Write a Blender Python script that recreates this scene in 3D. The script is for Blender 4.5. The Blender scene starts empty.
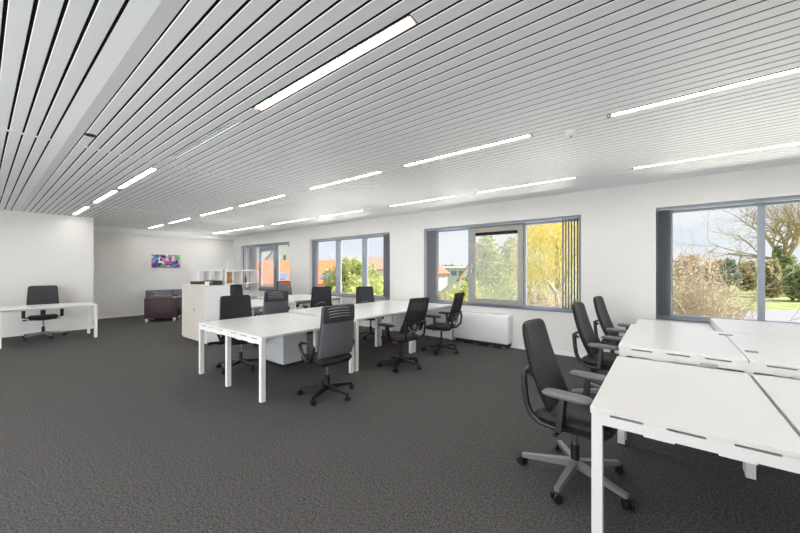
import bpy, bmesh, math, random
from mathutils import Vector, Matrix
random.seed(7)
PI = math.pi
C = bpy.context.scene.collection
scn = bpy.context.scene

# ------------------------------------------------------------------ camera
TH = 0.66879          # camera turned left of the window-wall normal
EYE = 1.46
cam_d = bpy.data.cameras.new('camera')
cam_d.sensor_width = 36.0
cam_d.lens = 36.0 * 333.7 / 800.0
cam_d.shift_y = 3.57 / 800.0
cam_d.clip_start = 0.05
cam_d.clip_end = 500
cam = bpy.data.objects.new('camera', cam_d)
cam.location = (0, 0, EYE)
cam.rotation_euler = (PI / 2, 0, TH)
C.objects.link(cam)
scn.camera = cam

# ------------------------------------------------------------------ light, sky, exposure
LAMP = 30.0
scn.view_settings.view_transform = 'Standard'
scn.view_settings.look = 'None'
scn.view_settings.exposure = 0.0
scn.view_settings.gamma = 1.0
scn.view_settings.use_curve_mapping = False
scn.cycles.max_bounces = 10
scn.cycles.diffuse_bounces = 6
scn.cycles.transparent_max_bounces = 24
scn.cycles.caustics_reflective = False
scn.cycles.caustics_refractive = False
scn.cycles.sample_clamp_indirect = 6.0

wd = bpy.data.worlds.new('sky'); scn.world = wd; wd.use_nodes = True
nt = wd.node_tree; nt.nodes.clear()
out = nt.nodes.new('ShaderNodeOutputWorld'); bg = nt.nodes.new('ShaderNodeBackground')
tc = nt.nodes.new('ShaderNodeTexCoord'); sep = nt.nodes.new('ShaderNodeSeparateXYZ')
ramp = nt.nodes.new('ShaderNodeValToRGB')
ramp.color_ramp.elements[0].position = 0.0; ramp.color_ramp.elements[0].color = (0.80, 0.885, 0.95, 1)
ramp.color_ramp.elements[1].position = 0.55; ramp.color_ramp.elements[1].color = (0.36, 0.58, 0.88, 1)
mapn = nt.nodes.new('ShaderNodeMapping'); mapn.inputs['Scale'].default_value = (2.2, 2.2, 7.0)
noi = nt.nodes.new('ShaderNodeTexNoise'); noi.inputs['Scale'].default_value = 1.3
noi.inputs['Detail'].default_value = 6.0; noi.inputs['Roughness'].default_value = 0.55
cr = nt.nodes.new('ShaderNodeValToRGB')
cr.color_ramp.elements[0].position = 0.34; cr.color_ramp.elements[0].color = (0, 0, 0, 1)
cr.color_ramp.elements[1].position = 0.56; cr.color_ramp.elements[1].color = (1, 1, 1, 1)
mixc = nt.nodes.new('ShaderNodeMix'); mixc.data_type = 'RGBA'
mixc.inputs[7].default_value = (0.90, 0.935, 0.965, 1)
L = nt.links.new
L(tc.outputs['Generated'], sep.inputs[0]); L(sep.outputs['Z'], ramp.inputs[0])
L(tc.outputs['Generated'], mapn.inputs[0]); L(mapn.outputs[0], noi.inputs['Vector'])
L(noi.outputs[0], cr.inputs[0]); L(cr.outputs[0], mixc.inputs[0]); L(ramp.outputs[0], mixc.inputs[6])
L(mixc.outputs[2], bg.inputs[0]); bg.inputs[1].default_value = 1.0
L(bg.outputs[0], out.inputs[0])

sun_d = bpy.data.lights.new('sun', 'SUN'); sun_d.energy = 9.0; sun_d.angle = math.radians(0.6)
sun_d.color = (1.0, 0.95, 0.86)
sun = bpy.data.objects.new('sun', sun_d); C.objects.link(sun)
sun.location = (10, 12, 14)
sun.rotation_euler = Vector((0.62, 0.42, 0.66)).to_track_quat('Z', 'Y').to_euler()

def area(name, loc, aim, sx, sy, power, col=(1, 1, 1)):
    d = bpy.data.lights.new(name, 'AREA'); d.shape = 'RECTANGLE'; d.size = sx; d.size_y = sy
    d.energy = power; d.color = col
    o = bpy.data.objects.new(name, d); C.objects.link(o); o.location = loc
    o.rotation_euler = (Vector(loc) - Vector(aim)).to_track_quat('Z', 'Y').to_euler()
    return o
# added fill lamp behind the camera; the wall there has no window
area('rear_fill_light', (-5.0, -4.7, 1.1), (-7.5, 3.0, 4.2), 10.0, 1.9, 600, (0.97, 0.985, 1.0))
# added fill lamps: one at the windowless right end, others outside below the windows
area('end_fill_light', (4.7, 3.4, 1.4), (-4.0, 3.2, 0.6), 3.5, 1.6, 38, (0.95, 0.975, 1.0))
for wx, wa, wz, wp in ((-11.0, 2.6, 1.7, 400), (-6.8, .6, 2.77, 240), (-2.65, .6, 2.77, 230), (1.5, .6, 2.77, 210)):
    area('window_bounce_fill', (wx, 9.8, -1.0), (wx-wa, 2.0, wz), 2.8, 1.6, wp, (1.0, 0.985, 0.95))  # unseen lamps imitating ground bounce, added to brighten ceiling and far wall

# ------------------------------------------------------------------ materials
def lin(c):
    return tuple(((v / 255.0) / 12.92 if v / 255.0 <= 0.04045 else ((v / 255.0 + 0.055) / 1.055) ** 2.4) for v in c)

def mat(name, rgb, rough=0.5, metal=0.0, spec=0.5, noise=0.0, nscale=40.0, bump=0.0, bscale=200.0, coat=0.0):
    m = bpy.data.materials.new(name); m.use_nodes = True
    n = m.node_tree; b = n.nodes['Principled BSDF']
    c = lin(rgb) + (1,)
    b.inputs['Base Color'].default_value = c
    b.inputs['Roughness'].default_value = rough
    b.inputs['Metallic'].default_value = metal
    b.inputs['Specular IOR Level'].default_value = spec
    b.inputs['Coat Weight'].default_value = coat
    if noise > 0 or bump > 0:
        t = n.nodes.new('ShaderNodeTexCoord')
    if noise > 0:
        x = n.nodes.new('ShaderNodeTexNoise'); x.inputs['Scale'].default_value = nscale; x.inputs['Detail'].default_value = 3
        r = n.nodes.new('ShaderNodeValToRGB')
        r.color_ramp.elements[0].position = 0.3; r.color_ramp.elements[1].position = 0.7
        r.color_ramp.elements[0].color = tuple(v * (1 - noise) for v in c[:3]) + (1,)
        r.color_ramp.elements[1].color = tuple(min(1, v * (1 + noise)) for v in c[:3]) + (1,)
        n.links.new(t.outputs['Object'], x.inputs['Vector']); n.links.new(x.outputs[0], r.inputs[0])
        n.links.new(r.outputs[0], b.inputs['Base Color'])
    if bump > 0:
        x2 = n.nodes.new('ShaderNodeTexNoise'); x2.inputs['Scale'].default_value = bscale; x2.inputs['Detail'].default_value = 2
        bp = n.nodes.new('ShaderNodeBump'); bp.inputs['Strength'].default_value = bump; bp.inputs['Distance'].default_value = 0.004
        n.links.new(t.outputs['Object'], x2.inputs['Vector']); n.links.new(x2.outputs[0], bp.inputs['Height'])
        n.links.new(bp.outputs[0], b.inputs['Normal'])
    return m

def emit(name, rgb, strength):
    m = bpy.data.materials.new(name); m.use_nodes = True
    n = m.node_tree; n.nodes.clear()
    o = n.nodes.new('ShaderNodeOutputMaterial'); e = n.nodes.new('ShaderNodeEmission')
    e.inputs[0].default_value = rgb + (1,); e.inputs[1].default_value = strength
    n.links.new(e.outputs[0], o.inputs[0])
    return m

def leafmat(name, cols, trans=0.4):
    m = bpy.data.materials.new(name); m.use_nodes = True
    n = m.node_tree; b = n.nodes['Principled BSDF']
    g = n.nodes.new('ShaderNodeNewGeometry'); r = n.nodes.new('ShaderNodeValToRGB')
    els = r.color_ramp.elements
    while len(els) < len(cols): els.new(0.5)
    for i, c in enumerate(cols):
        els[i].position = i / (len(cols) - 1); els[i].color = lin(tuple(255-(255-q)*.78 for q in c)) + (1,)
    n.links.new(g.outputs['Random Per Island'], r.inputs[0]); n.links.new(r.outputs[0], b.inputs['Base Color'])
    b.inputs['Roughness'].default_value = 0.7; b.inputs['Specular IOR Level'].default_value = 0.2
    tr = n.nodes.new('ShaderNodeBsdfTranslucent'); mx = n.nodes.new('ShaderNodeMixShader'); mx.inputs[0].default_value = trans
    n.links.new(r.outputs[0], tr.inputs[0]); n.links.new(b.outputs[0], mx.inputs[1]); n.links.new(tr.outputs[0], mx.inputs[2])
    n.links.new(mx.outputs[0], n.nodes['Material Output'].inputs[0])
    return m

def seethrough(name, rgb, opacity, fres=False, rough=0.05, glow=False):
    m = bpy.data.materials.new(name); m.use_nodes = True
    n = m.node_tree; n.nodes.clear()
    o = n.nodes.new('ShaderNodeOutputMaterial'); t = n.nodes.new('ShaderNodeBsdfTransparent'); mx = n.nodes.new('ShaderNodeMixShader')
    if fres:
        s = n.nodes.new('ShaderNodeBsdfGlossy'); s.inputs['Roughness'].default_value = rough
        lw = n.nodes.new('ShaderNodeLayerWeight'); lw.inputs[0].default_value = 0.12
        mu = n.nodes.new('ShaderNodeMath'); mu.operation = 'MULTIPLY'; mu.inputs[1].default_value = opacity
        n.links.new(lw.outputs['Fresnel'], mu.inputs[0]); n.links.new(mu.outputs[0], mx.inputs[0])
    else:
        s = n.nodes.new('ShaderNodeBsdfTranslucent' if glow else 'ShaderNodeBsdfDiffuse'); s.inputs[0].default_value = lin(rgb) + (1,)
        mx.inputs[0].default_value = opacity
    n.links.new(t.outputs[0], mx.inputs[1]); n.links.new(s.outputs[0], mx.inputs[2]); n.links.new(mx.outputs[0], o.inputs[0])
    return m

M = {}
M['wall'] = mat('wall_paint', (234, 233, 231), 0.85, spec=0.2, bump=0.05, bscale=300)
M['slat'] = mat('ceiling_slat', (244, 245, 247), 0.5, spec=0.4)
M['void'] = mat('ceiling_void', (22, 22, 24), 0.95, spec=0.1)
M['trim'] = mat('white_trim', (240, 240, 240), 0.5)
M['alu'] = mat('grey_aluminium', (160, 168, 180), 0.45, spec=0.5)
M['sash'] = mat('taupe_sash', (168, 164, 158), 0.45)
M['sill'] = mat('dark_sill', (116, 122, 134), 0.35)
M['blind'] = mat('grey_blind_fabric', (150, 152, 162), 0.8, spec=0.2)
M['desk'] = mat('white_desk_top', (236, 235, 233), 0.28, spec=0.5)
M['desk_metal'] = mat('white_powder_metal', (238, 238, 236), 0.45)
M['dark_gap'] = mat('dark_rubber', (38, 38, 40), 0.8)  # plain dark tone for feet, plinths and casters
M['black'] = mat('black_plastic', (25, 25, 27), 0.42)
M['sheen_shell'] = mat('sheen_shell_plastic', (98, 99, 104), 0.36, spec=0.7)  # lightened grey puts the lower back's sheen into the colour
M['grey_plastic'] = mat('grey_plastic', (84, 84, 88), 0.4)
M['black_fabric'] = mat('black_fabric', (28, 28, 31), 0.75, noise=0.25, nscale=220, bump=0.15, bscale=500)
M['leather'] = mat('black_leather', (30, 31, 33), 0.48, spec=0.5, bump=0.1, bscale=240)
M['grey_fabric'] = mat('charcoal_fabric', (58, 60, 63), 0.85, noise=0.2, nscale=240)
M['mesh'] = seethrough('chair_mesh', (54, 54, 58), 0.8)
M['mesh_thin'] = seethrough('thin_chair_mesh', (112, 114, 122), 0.6)
M['red'] = mat('red_tag', (196, 74, 70), 0.5)
M['rededge'] = mat('red_edge', (214, 110, 98), 0.5)
M['lumbar'] = mat('grey_lumbar_plastic', (112, 114, 118), 0.45)
M['shadepanel'] = mat('shade_panel_plastic', (52, 52, 56), 0.4)
M['pad'] = mat('grey_arm_pad', (120, 120, 124), 0.45)
M['slotglint'] = mat('slot_glint_plastic', (168, 170, 174), 0.4)
M['chrome'] = mat('chrome', (200, 202, 206), 0.2, metal=1.0)
M['dull_metal'] = mat('dull_metal', (150, 150, 154), 0.4, metal=0.5)
M['cab'] = mat('cream_cabinet', (228, 222, 214), 0.5)
M['cabwhite'] = mat('white_cabinet', (240, 241, 242), 0.5)
M['ped'] = mat('grey_pedestal', (206, 209, 213), 0.45)
M['radiator'] = mat('radiator_white', (238, 238, 238), 0.4)
M['brown'] = mat('brown_leather', (54, 36, 38), 0.5, noise=0.15, nscale=12)
M['brownlight'] = mat('brown_leather_edge', (122, 92, 74), 0.5)
M['sofa'] = mat('grey_sofa_fabric', (120, 124, 134), 0.9, noise=0.15, nscale=160)
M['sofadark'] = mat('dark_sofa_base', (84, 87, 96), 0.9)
M['shelf'] = mat('white_shelf', (242, 242, 243), 0.5)
M['shelfback'] = mat('shelf_back', (225, 226, 228), 0.6)
M['wood'] = mat('tan_wood', (190, 140, 92), 0.6, noise=0.3, nscale=18)
M['darkbox'] = mat('dark_box', (62, 58, 58), 0.6)
M['plant'] = mat('plant_green', (110, 130, 76), 0.7)
M['glass'] = seethrough('window_glass', (255, 255, 255), 0.9, fres=True)
M['screen'] = seethrough('insect_screen', (255, 255, 250), 0.2)
M['lamp'] = emit('lamp_diffuser', (1.0, 0.965, 0.91), LAMP)
M['lampcase'] = mat('lamp_housing', (110, 98, 88), 0.5)
M['lampoff'] = mat('unlit_louvre', (226, 228, 230), 0.4)
M['road'] = mat('asphalt', (150, 150, 158), 0.9, noise=0.06, nscale=3)
M['roof'] = mat('orange_roof_tiles', (226, 134, 92), 0.8, noise=0.12, nscale=3)
M['roofred'] = mat('red_roof_tiles', (206, 132, 112), 0.8, noise=0.12, nscale=3)
M['roofbrown'] = mat('brown_roof_tiles', (160, 136, 120), 0.8, noise=0.15, nscale=3)
M['roofgrey'] = mat('grey_slate', (128, 132, 150), 0.8)
M['render'] = mat('white_render', (242, 240, 236), 0.9)
M['teal'] = mat('grey_teal_cladding', (186, 194, 202), 0.7)
M['skylight'] = mat('skylight_glass', (110, 140, 190), 0.15)
M['darkwin'] = mat('dark_window', (120, 130, 142), 0.2)
M['bark'] = mat('bark', (176, 160, 126), 0.9, noise=0.3, nscale=3)
M['twig'] = mat('twig_bark', (196, 180, 166), 0.9)

# carpet: mottled grey loop pile
def carpet():
    m = bpy.data.materials.new('grey_carpet'); m.use_nodes = True
    n = m.node_tree; b = n.nodes['Principled BSDF']
    t = n.nodes.new('ShaderNodeTexCoord')
    a = n.nodes.new('ShaderNodeTexNoise'); a.inputs['Scale'].default_value = 70; a.inputs['Detail'].default_value = 5; a.inputs['Roughness'].default_value = 1.0
    r = n.nodes.new('ShaderNodeValToRGB')
    r.color_ramp.elements[0].position = 0.40; r.color_ramp.elements[0].color = lin((27, 27, 27)) + (1,)
    r.color_ramp.elements[1].position = 0.60; r.color_ramp.elements[1].color = lin((115, 113, 112)) + (1,)
    n.links.new(t.outputs['Object'], a.inputs['Vector']); n.links.new(a.outputs[0], r.inputs[0]); n.links.new(r.outputs[0], b.inputs['Base Color'])
    b.inputs['Roughness'].default_value = 0.95; b.inputs['Specular IOR Level'].default_value = 0.15
    return m
M['carpet'] = carpet()

def grass():
    m = mat('lawn_grass', (152, 162, 98), 0.95, noise=0.35, nscale=0.6)
    return m
M['lawn'] = grass()

def painting_mat():
    m = bpy.data.materials.new('abstract_paint'); m.use_nodes = True
    n = m.node_tree; b = n.nodes['Principled BSDF']
    t = n.nodes.new('ShaderNodeTexCoord')
    w = n.nodes.new('ShaderNodeTexNoise'); w.inputs['Scale'].default_value = 7; w.inputs['Detail'].default_value = 1
    add = n.nodes.new('ShaderNodeMix'); add.data_type = 'VECTOR'; add.inputs[0].default_value = 0.16
    v = n.nodes.new('ShaderNodeTexVoronoi'); v.inputs['Scale'].default_value = 13
    s = n.nodes.new('ShaderNodeSeparateColor')
    r = n.nodes.new('ShaderNodeValToRGB'); r.color_ramp.interpolation = 'CONSTANT'
    cols = [(236, 232, 240), (196, 90, 200), (70, 90, 190), (90, 190, 120), (225, 70, 90), (150, 110, 215), (80, 180, 190), (235, 150, 190), (60, 70, 90)]
    els = r.color_ramp.elements
    while len(els) < len(cols): els.new(0.5)
    for i, c in enumerate(cols):
        els[i].position = i / len(cols); els[i].color = lin(c) + (1,)
    n.links.new(t.outputs['Object'], w.inputs['Vector']); n.links.new(t.outputs['Object'], add.inputs[4]); n.links.new(w.outputs['Color'], add.inputs[5])
    n.links.new(add.outputs[1], v.inputs['Vector']); n.links.new(v.outputs['Color'], s.inputs[0]); n.links.new(s.outputs[0], r.inputs[0])
    n.links.new(r.outputs[0], b.inputs['Base Color'])
    b.inputs['Roughness'].default_value = 0.6
    return m
M['paint'] = painting_mat()

# ------------------------------------------------------------------ mesh helpers
class MB:
    def __init__(s): s.v = []; s.f = []; s.smooth = False
    def box(s, x0, x1, y0, y1, z0, z1, b=0.0):
        if b > 0: return s.rbox(x0, x1, y0, y1, z0, z1, b)
        i = len(s.v)
        s.v += [(x0,y0,z0),(x1,y0,z0),(x1,y1,z0),(x0,y1,z0),(x0,y0,z1),(x1,y0,z1),(x1,y1,z1),(x0,y1,z1)]
        s.f += [tuple(i+k for k in q) for q in ((3,2,1,0),(4,5,6,7),(0,1,5,4),(1,2,6,5),(2,3,7,6),(3,0,4,7))]
        return s
    def rbox(s, x0, x1, y0, y1, z0, z1, b):
        bm = bmesh.new()
        r = bmesh.ops.create_cube(bm, size=1.0)
        for v in r['verts']:
            v.co = Vector((x0+(v.co.x+.5)*(x1-x0), y0+(v.co.y+.5)*(y1-y0), z0+(v.co.z+.5)*(z1-z0)))
        bmesh.ops.bevel(bm, geom=bm.edges[:], offset=b, segments=2, affect='EDGES', profile=0.5)
        s.take(bm); return s
    def take(s, bm):
        bm.verts.index_update(); i = len(s.v)
        s.v += [tuple(v.co) for v in bm.verts]
        s.f += [tuple(i+v.index for v in f.verts) for f in bm.faces]
        bm.free()
    def tube(s, path, r, n=8, closed=False, flat=1.0):
        P = [Vector(p) for p in path]; m = len(P); i0 = len(s.v)
        rr = r if isinstance(r, (list, tuple)) else [r]*m
        up = None
        for k in range(m):
            if closed: d = P[(k+1) % m]-P[k-1]
            else: d = P[min(k+1, m-1)]-P[max(k-1, 0)]
            d.normalize()
            if up is None:
                up = Vector((0, 0, 1)) if abs(d.z) < 0.9 else Vector((1, 0, 0))
            a = d.cross(up)
            if a.length < 1e-4: a = d.cross(Vector((0, 1, 0)))
            a.normalize(); b = a.cross(d).normalized(); up = b
            for j in range(n):
                t = 2*PI*j/n
                s.v.append(tuple(P[k]+a*math.cos(t)*rr[k]*flat+b*math.sin(t)*rr[k]))
        segs = m if closed else m-1
        for k in range(segs):
            k2 = (k+1) % m
            for j in range(n):
                j2 = (j+1) % n
                s.f.append((i0+k*n+j, i0+k2*n+j, i0+k2*n+j2, i0+k*n+j2))
        if not closed:
            s.f.append(tuple(i0+j for j in range(n))); s.f.append(tuple(i0+(m-1)*n+j for j in reversed(range(n))))
        return s
    def cyl(s, p, q, r, n=14): return s.tube([p, q], r, n)
    def bar(s, p, q, w, h, w2=None, h2=None):
        p = Vector(p); q = Vector(q); d = (q-p).normalized()
        a = d.cross(Vector((0, 0, 1)))
        if a.length < 1e-4: a = Vector((0, 1, 0))
        a.normalize(); b = a.cross(d).normalized(); i = len(s.v)
        w2 = w if w2 is None else w2; h2 = h if h2 is None else h2
        for c, ww, hh in ((p, w, h), (q, w2, h2)):
            for sa, sb in ((-1,-1),(1,-1),(1,1),(-1,1)): s.v.append(tuple(c+a*sa*ww/2+b*sb*hh/2))
        s.f += [tuple(i+k for k in f) for f in ((0,1,2,3),(7,6,5,4),(0,4,5,1),(1,5,6,2),(2,6,7,3),(3,7,4,0))]
        return s
    def prism(s, pts, ax, a0, a1):
        """extrude a closed 2-D outline along axis ax (0 x, 1 y, 2 z)"""
        i = len(s.v); n = len(pts)
        for a in (a0, a1):
            for (p, q) in pts:
                s.v.append({0: (a, p, q), 1: (p, a, q), 2: (p, q, a)}[ax])
        for k in range(n):
            k2 = (k+1) % n; s.f.append((i+k, i+k2, i+n+k2, i+n+k))
        s.f.append(tuple(i+k for k in reversed(range(n)))); s.f.append(tuple(i+n+k for k in range(n)))
        return s
    def panel(s, fn, T, nu=14, nv=18, rv=0.18, ru=0.2, p=6.0):
        """pillow-edged curved slab; fn(u, v) gives its mid surface, u and v in -1..1"""
        def map2(u, v):
            k = max(0.0, (abs(v)-(1-rv))/rv)
            return u*(1-ru*(1-math.sqrt(max(0, 1-k*k)))), v
        def warp(t): return math.sin(t*PI/2)*0.55+t*0.45
        us = [warp(-1+2*i/nu) for i in range(nu+1)]; vs = [warp(-1+2*j/nv) for j in range(nv+1)]
        idx = {}
        for side in (1, -1):
            for i, u in enumerate(us):
                for j, v in enumerate(vs):
                    edge = i in (0, nu) or j in (0, nv)
                    if side == -1 and edge: idx[(side, i, j)] = idx[(1, i, j)]; continue
                    uu, vv = map2(u, v); e = 1e-3
                    c = Vector(fn(uu, vv))
                    du = Vector(fn(uu+e, vv))-c; dv = Vector(fn(uu, vv+e))-c
                    nn = du.cross(dv); nn.normalize()
                    t = T/2*(max(0, 1-abs(u)**p)*max(0, 1-abs(v)**p))**0.5
                    idx[(side, i, j)] = len(s.v); s.v.append(tuple(c+nn*t*side))
        for side in (1, -1):
            for i in range(nu):
                for j in range(nv):
                    q = (idx[(side,i,j)], idx[(side,i+1,j)], idx[(side,i+1,j+1)], idx[(side,i,j+1)])
                    s.f.append(q if side == 1 else q[::-1])
        return s
    def ball(s, c, r, sx=1, sy=1, sz=1, seg=12):
        bm = bmesh.new(); bmesh.ops.create_uvsphere(bm, u_segments=seg, v_segments=max(6, seg//2), radius=r)
        for v in bm.verts: v.co = Vector((c[0]+v.co.x*sx, c[1]+v.co.y*sy, c[2]+v.co.z*sz))
        s.take(bm); return s
    def build(s, name, m, parent=None, smooth=False, loc=(0, 0, 0), rz=0.0):
        me = bpy.data.meshes.new(name); me.from_pydata(s.v, [], s.f); me.update()
        me.materials.append(m)
        if smooth:
            for p in me.polygons: p.use_smooth = True
            try: me.set_sharp_from_angle(angle=math.radians(40))
            except Exception: pass
        o = bpy.data.objects.new(name, me); C.objects.link(o)
        o.location = loc; o.rotation_euler = (0, 0, rz)
        if parent: o.parent = parent
        return o

def tag(o, label=None, cat=None, group=None, kind=None):
    if label: o['label'] = label
    if cat: o['category'] = cat
    if group: o['group'] = group
    if kind: o['kind'] = kind
    return o
def thing(name, label, cat, loc=(0, 0, 0), rz=0.0, group=None):
    o = bpy.data.objects.new(name, None); C.objects.link(o)
    o.empty_display_size = 0.1; o.location = loc; o.rotation_euler = (0, 0, rz)
    return tag(o, label, cat, group)
def struct(name, mb, m, label, cat, parent=None, smooth=False):
    o = mb.build(name, m, parent, smooth); o['kind'] = 'structure'
    if parent is None: tag(o, label, cat)
    return o
def copy_tree(src, label, loc, rz, group=None):
    kids = {}
    for o in C.objects:
        if o.parent: kids.setdefault(o.parent.name, []).append(o)
    r = src.copy(); C.objects.link(r); r.location = loc; r.rotation_euler = (0, 0, rz); r['label'] = label
    if group: r['group'] = group
    for ch in kids.get(src.name, []):
        c = ch.copy(); C.objects.link(c); c.parent = r
        for g in kids.get(ch.name, []):
            d = g.copy(); C.objects.link(d); d.parent = c
    return r

FW = Vector((-math.sin(TH), math.cos(TH), 0)); RT = Vector((math.cos(TH), math.sin(TH), 0))
def at(px, d, z=0.0):
    """world point a distance d in front of the camera plane, in the direction of column px"""
    p = FW*d + RT*(d*(px-400)/333.7)
    return Vector((p.x, p.y, z))

# ------------------------------------------------------------------ room shell
YW = 6.23; CEIL = 2.77; XB = -13.25
X_END = 5.0; Y_REAR = -5.0
OPEN = [(-12.66, -9.46), (-8.41, -5.24), (-4.235, -1.08), (-0.09, 3.08)]
ZS, ZT = 0.735, 2.385
struct('floor', MB().box(XB-.3, X_END+.3, Y_REAR-.3, YW+.3, -0.12, 0), M['carpet'], 'dark grey mottled carpet floor of the office', 'floor')

w = MB(); xs = [XB-.3]
for a, b in OPEN: xs += [a, b]
xs.append(X_END+.3)
for k in range(0, len(xs), 2): w.box(xs[k], xs[k+1], YW, YW+.3, 0, 2.95)
for a, b in OPEN:
    w.box(a, b, YW, YW+.3, 0, ZS); w.box(a, b, YW, YW+.3, ZT, 2.95)
struct('wall_right', w, M['wall'], 'long white wall with four grey framed windows', 'wall')
struct('wall_back', MB().box(XB-.3, XB, Y_REAR, YW, 0, 2.95), M['wall'], 'white far end wall behind the grey sofa, carrying the colourful picture', 'wall')
struct('wall_left', MB().box(XB, -11.22, Y_REAR, 1.8, 0, 2.768), M['wall'], 'white wall block behind the lone desk at the left', 'wall')
struct('wall_front', MB().box(XB-.3, X_END+.3, Y_REAR-.3, Y_REAR, 0, 2.95), M['wall'], 'white wall behind the viewpoint', 'wall')
struct('wall_side', MB().box(X_END, X_END+.3, Y_REAR, YW, 0, 2.95), M['wall'], 'white end wall beyond the right edge of the view', 'wall')
struct('trim_1', MB().box(XB, XB+.12, 1.8, YW, 2.61, CEIL), M['trim'], 'white boxed edge under the ceiling along the far end wall', 'trim')

# ceiling: slats of a metal strip ceiling, dark void above
PITCH = 0.0916; Y0S = 0.093; SLW = 0.0768
ROWK = {14: 'a', 35: 'b', 56: 'c'}
LAMPX = {
 14: [(-2.62,-1.02,1),(-4.50,-2.93,0),(-6.88,-5.17,1),(-8.73,-7.12,1),(-11.0,-9.36,1)],
 35: [(-0.38,1.22,1),(-2.6,-1.0,1),(-4.53,-2.96,1),(-6.88,-5.2,1),(-8.82,-7.16,1),(-10.94,-9.42,1),(-12.78,-11.38,1)],
 56: [(-0.33,1.27,1),(-2.52,-0.96,1),(-4.47,-2.9,1),(-6.76,-5.2,1),(-8.91,-7.14,1),(-11.2,-9.32,1),(-12.83,-11.36,1)],
 -7: [(-2.6,-1.0,1),(-4.5,-2.9,1),(-6.9,-5.2,1),(-8.8,-7.1,1),(-11.0,-9.4,1)],
 -28: [(-2.6,-1.0,1),(-4.5,-2.9,1),(-6.9,-5.2,1),(-8.8,-7.1,1)],
}
LAMPX[14] += [(-0.38,1.22,1),(1.7,3.3,1)]; LAMPX[35] += [(1.7,3.3,1)]; LAMPX[56] += [(1.75,3.35,1)]
LAMPX[-7] += [(1.0,2.6,1)]; LAMPX[-28] += [(1.0,2.6,1)]
sl = MB(); T = 0.012
k0 = int((Y_REAR-Y0S)/PITCH)
for k in range(k0, int((YW-Y0S)/PITCH)+1):
    ya = Y0S+k*PITCH; yb = min(ya+SLW, YW-.001)
    if k == 4: yb = ya+PITCH+0.002                                  # wide plain strip with a crease
    cuts = sorted([(a, b) for a, b, _ in LAMPX.get(k, [])])
    x = XB+0.001; segs = []
    for a, b in cuts: segs.append((x, a)); x = b
    segs.append((x, X_END))
    for a, b in segs:
        if k in (4, 5):
            tz = (0.008, 0.0) if k == 4 else (0.0, 0.008)
            if k == 5: yb = ya+SLW+.004
            sl.prism([(ya, CEIL-0.006+tz[0]), (yb, CEIL-0.006+tz[1]), (yb, CEIL+.02), (ya, CEIL+.02)], 0, a, b)
        else:
            # rolled edges
            e = 0.0025
            sl.prism([(ya, CEIL+e), (ya+e, CEIL), (yb-e, CEIL), (yb, CEIL+e), (yb, CEIL+.018), (ya, CEIL+.018)], 0, a, b)
ceil = struct('ceiling', sl, M['slat'], 'light grey metal strip ceiling with dark gaps between the slats', 'ceiling')
vd = MB().box(XB, X_END, Y_REAR, YW, 2.86, 2.95)
for k in range(k0, int((YW-Y0S)/PITCH)+1):
    if k == 4: continue
    ya = Y0S+k*PITCH+SLW+(.0045 if k == 5 else .0004)
    vd.box(XB, X_END, ya, Y0S+(k+1)*PITCH-.0004, CEIL+.0045, CEIL+.017)
struct('ceiling_void', vd, M['void'], None, None, parent=ceil)
jt = MB()
for xj in (-4.82, -9.0, 2.6):
    jt.box(xj-.028, xj+.028, Y_REAR+.01, 0.452, CEIL-.004, CEIL-.0005); jt.box(xj-.028, xj+.028, 0.64, YW-.002, CEIL-.004, CEIL-.0005)
struct('trim_2', jt, M['slat'], 'thin flat joint strips running across the ceiling slats', 'trim')

# skirting boards
bb = MB(); bb.box(XB+.001, -3.46, YW-.015, YW-.001, 0, .065); bb.box(-2.12, X_END, YW-.015, YW-.001, 0, .065)
struct('baseboard_right', bb, M['trim'], 'white skirting board under the windows', 'baseboard')
struct('baseboard_back', MB().box(XB+.001, XB+.016, 1.81, YW-.02, 0, .08), M['trim'], 'white skirting board along the far end wall', 'baseboard')
struct('baseboard_left', MB().box(-11.219, -11.205, Y_REAR+.01, 1.8, 0, .08), M['trim'], 'white skirting board behind the lone desk at the left', 'baseboard')

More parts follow.
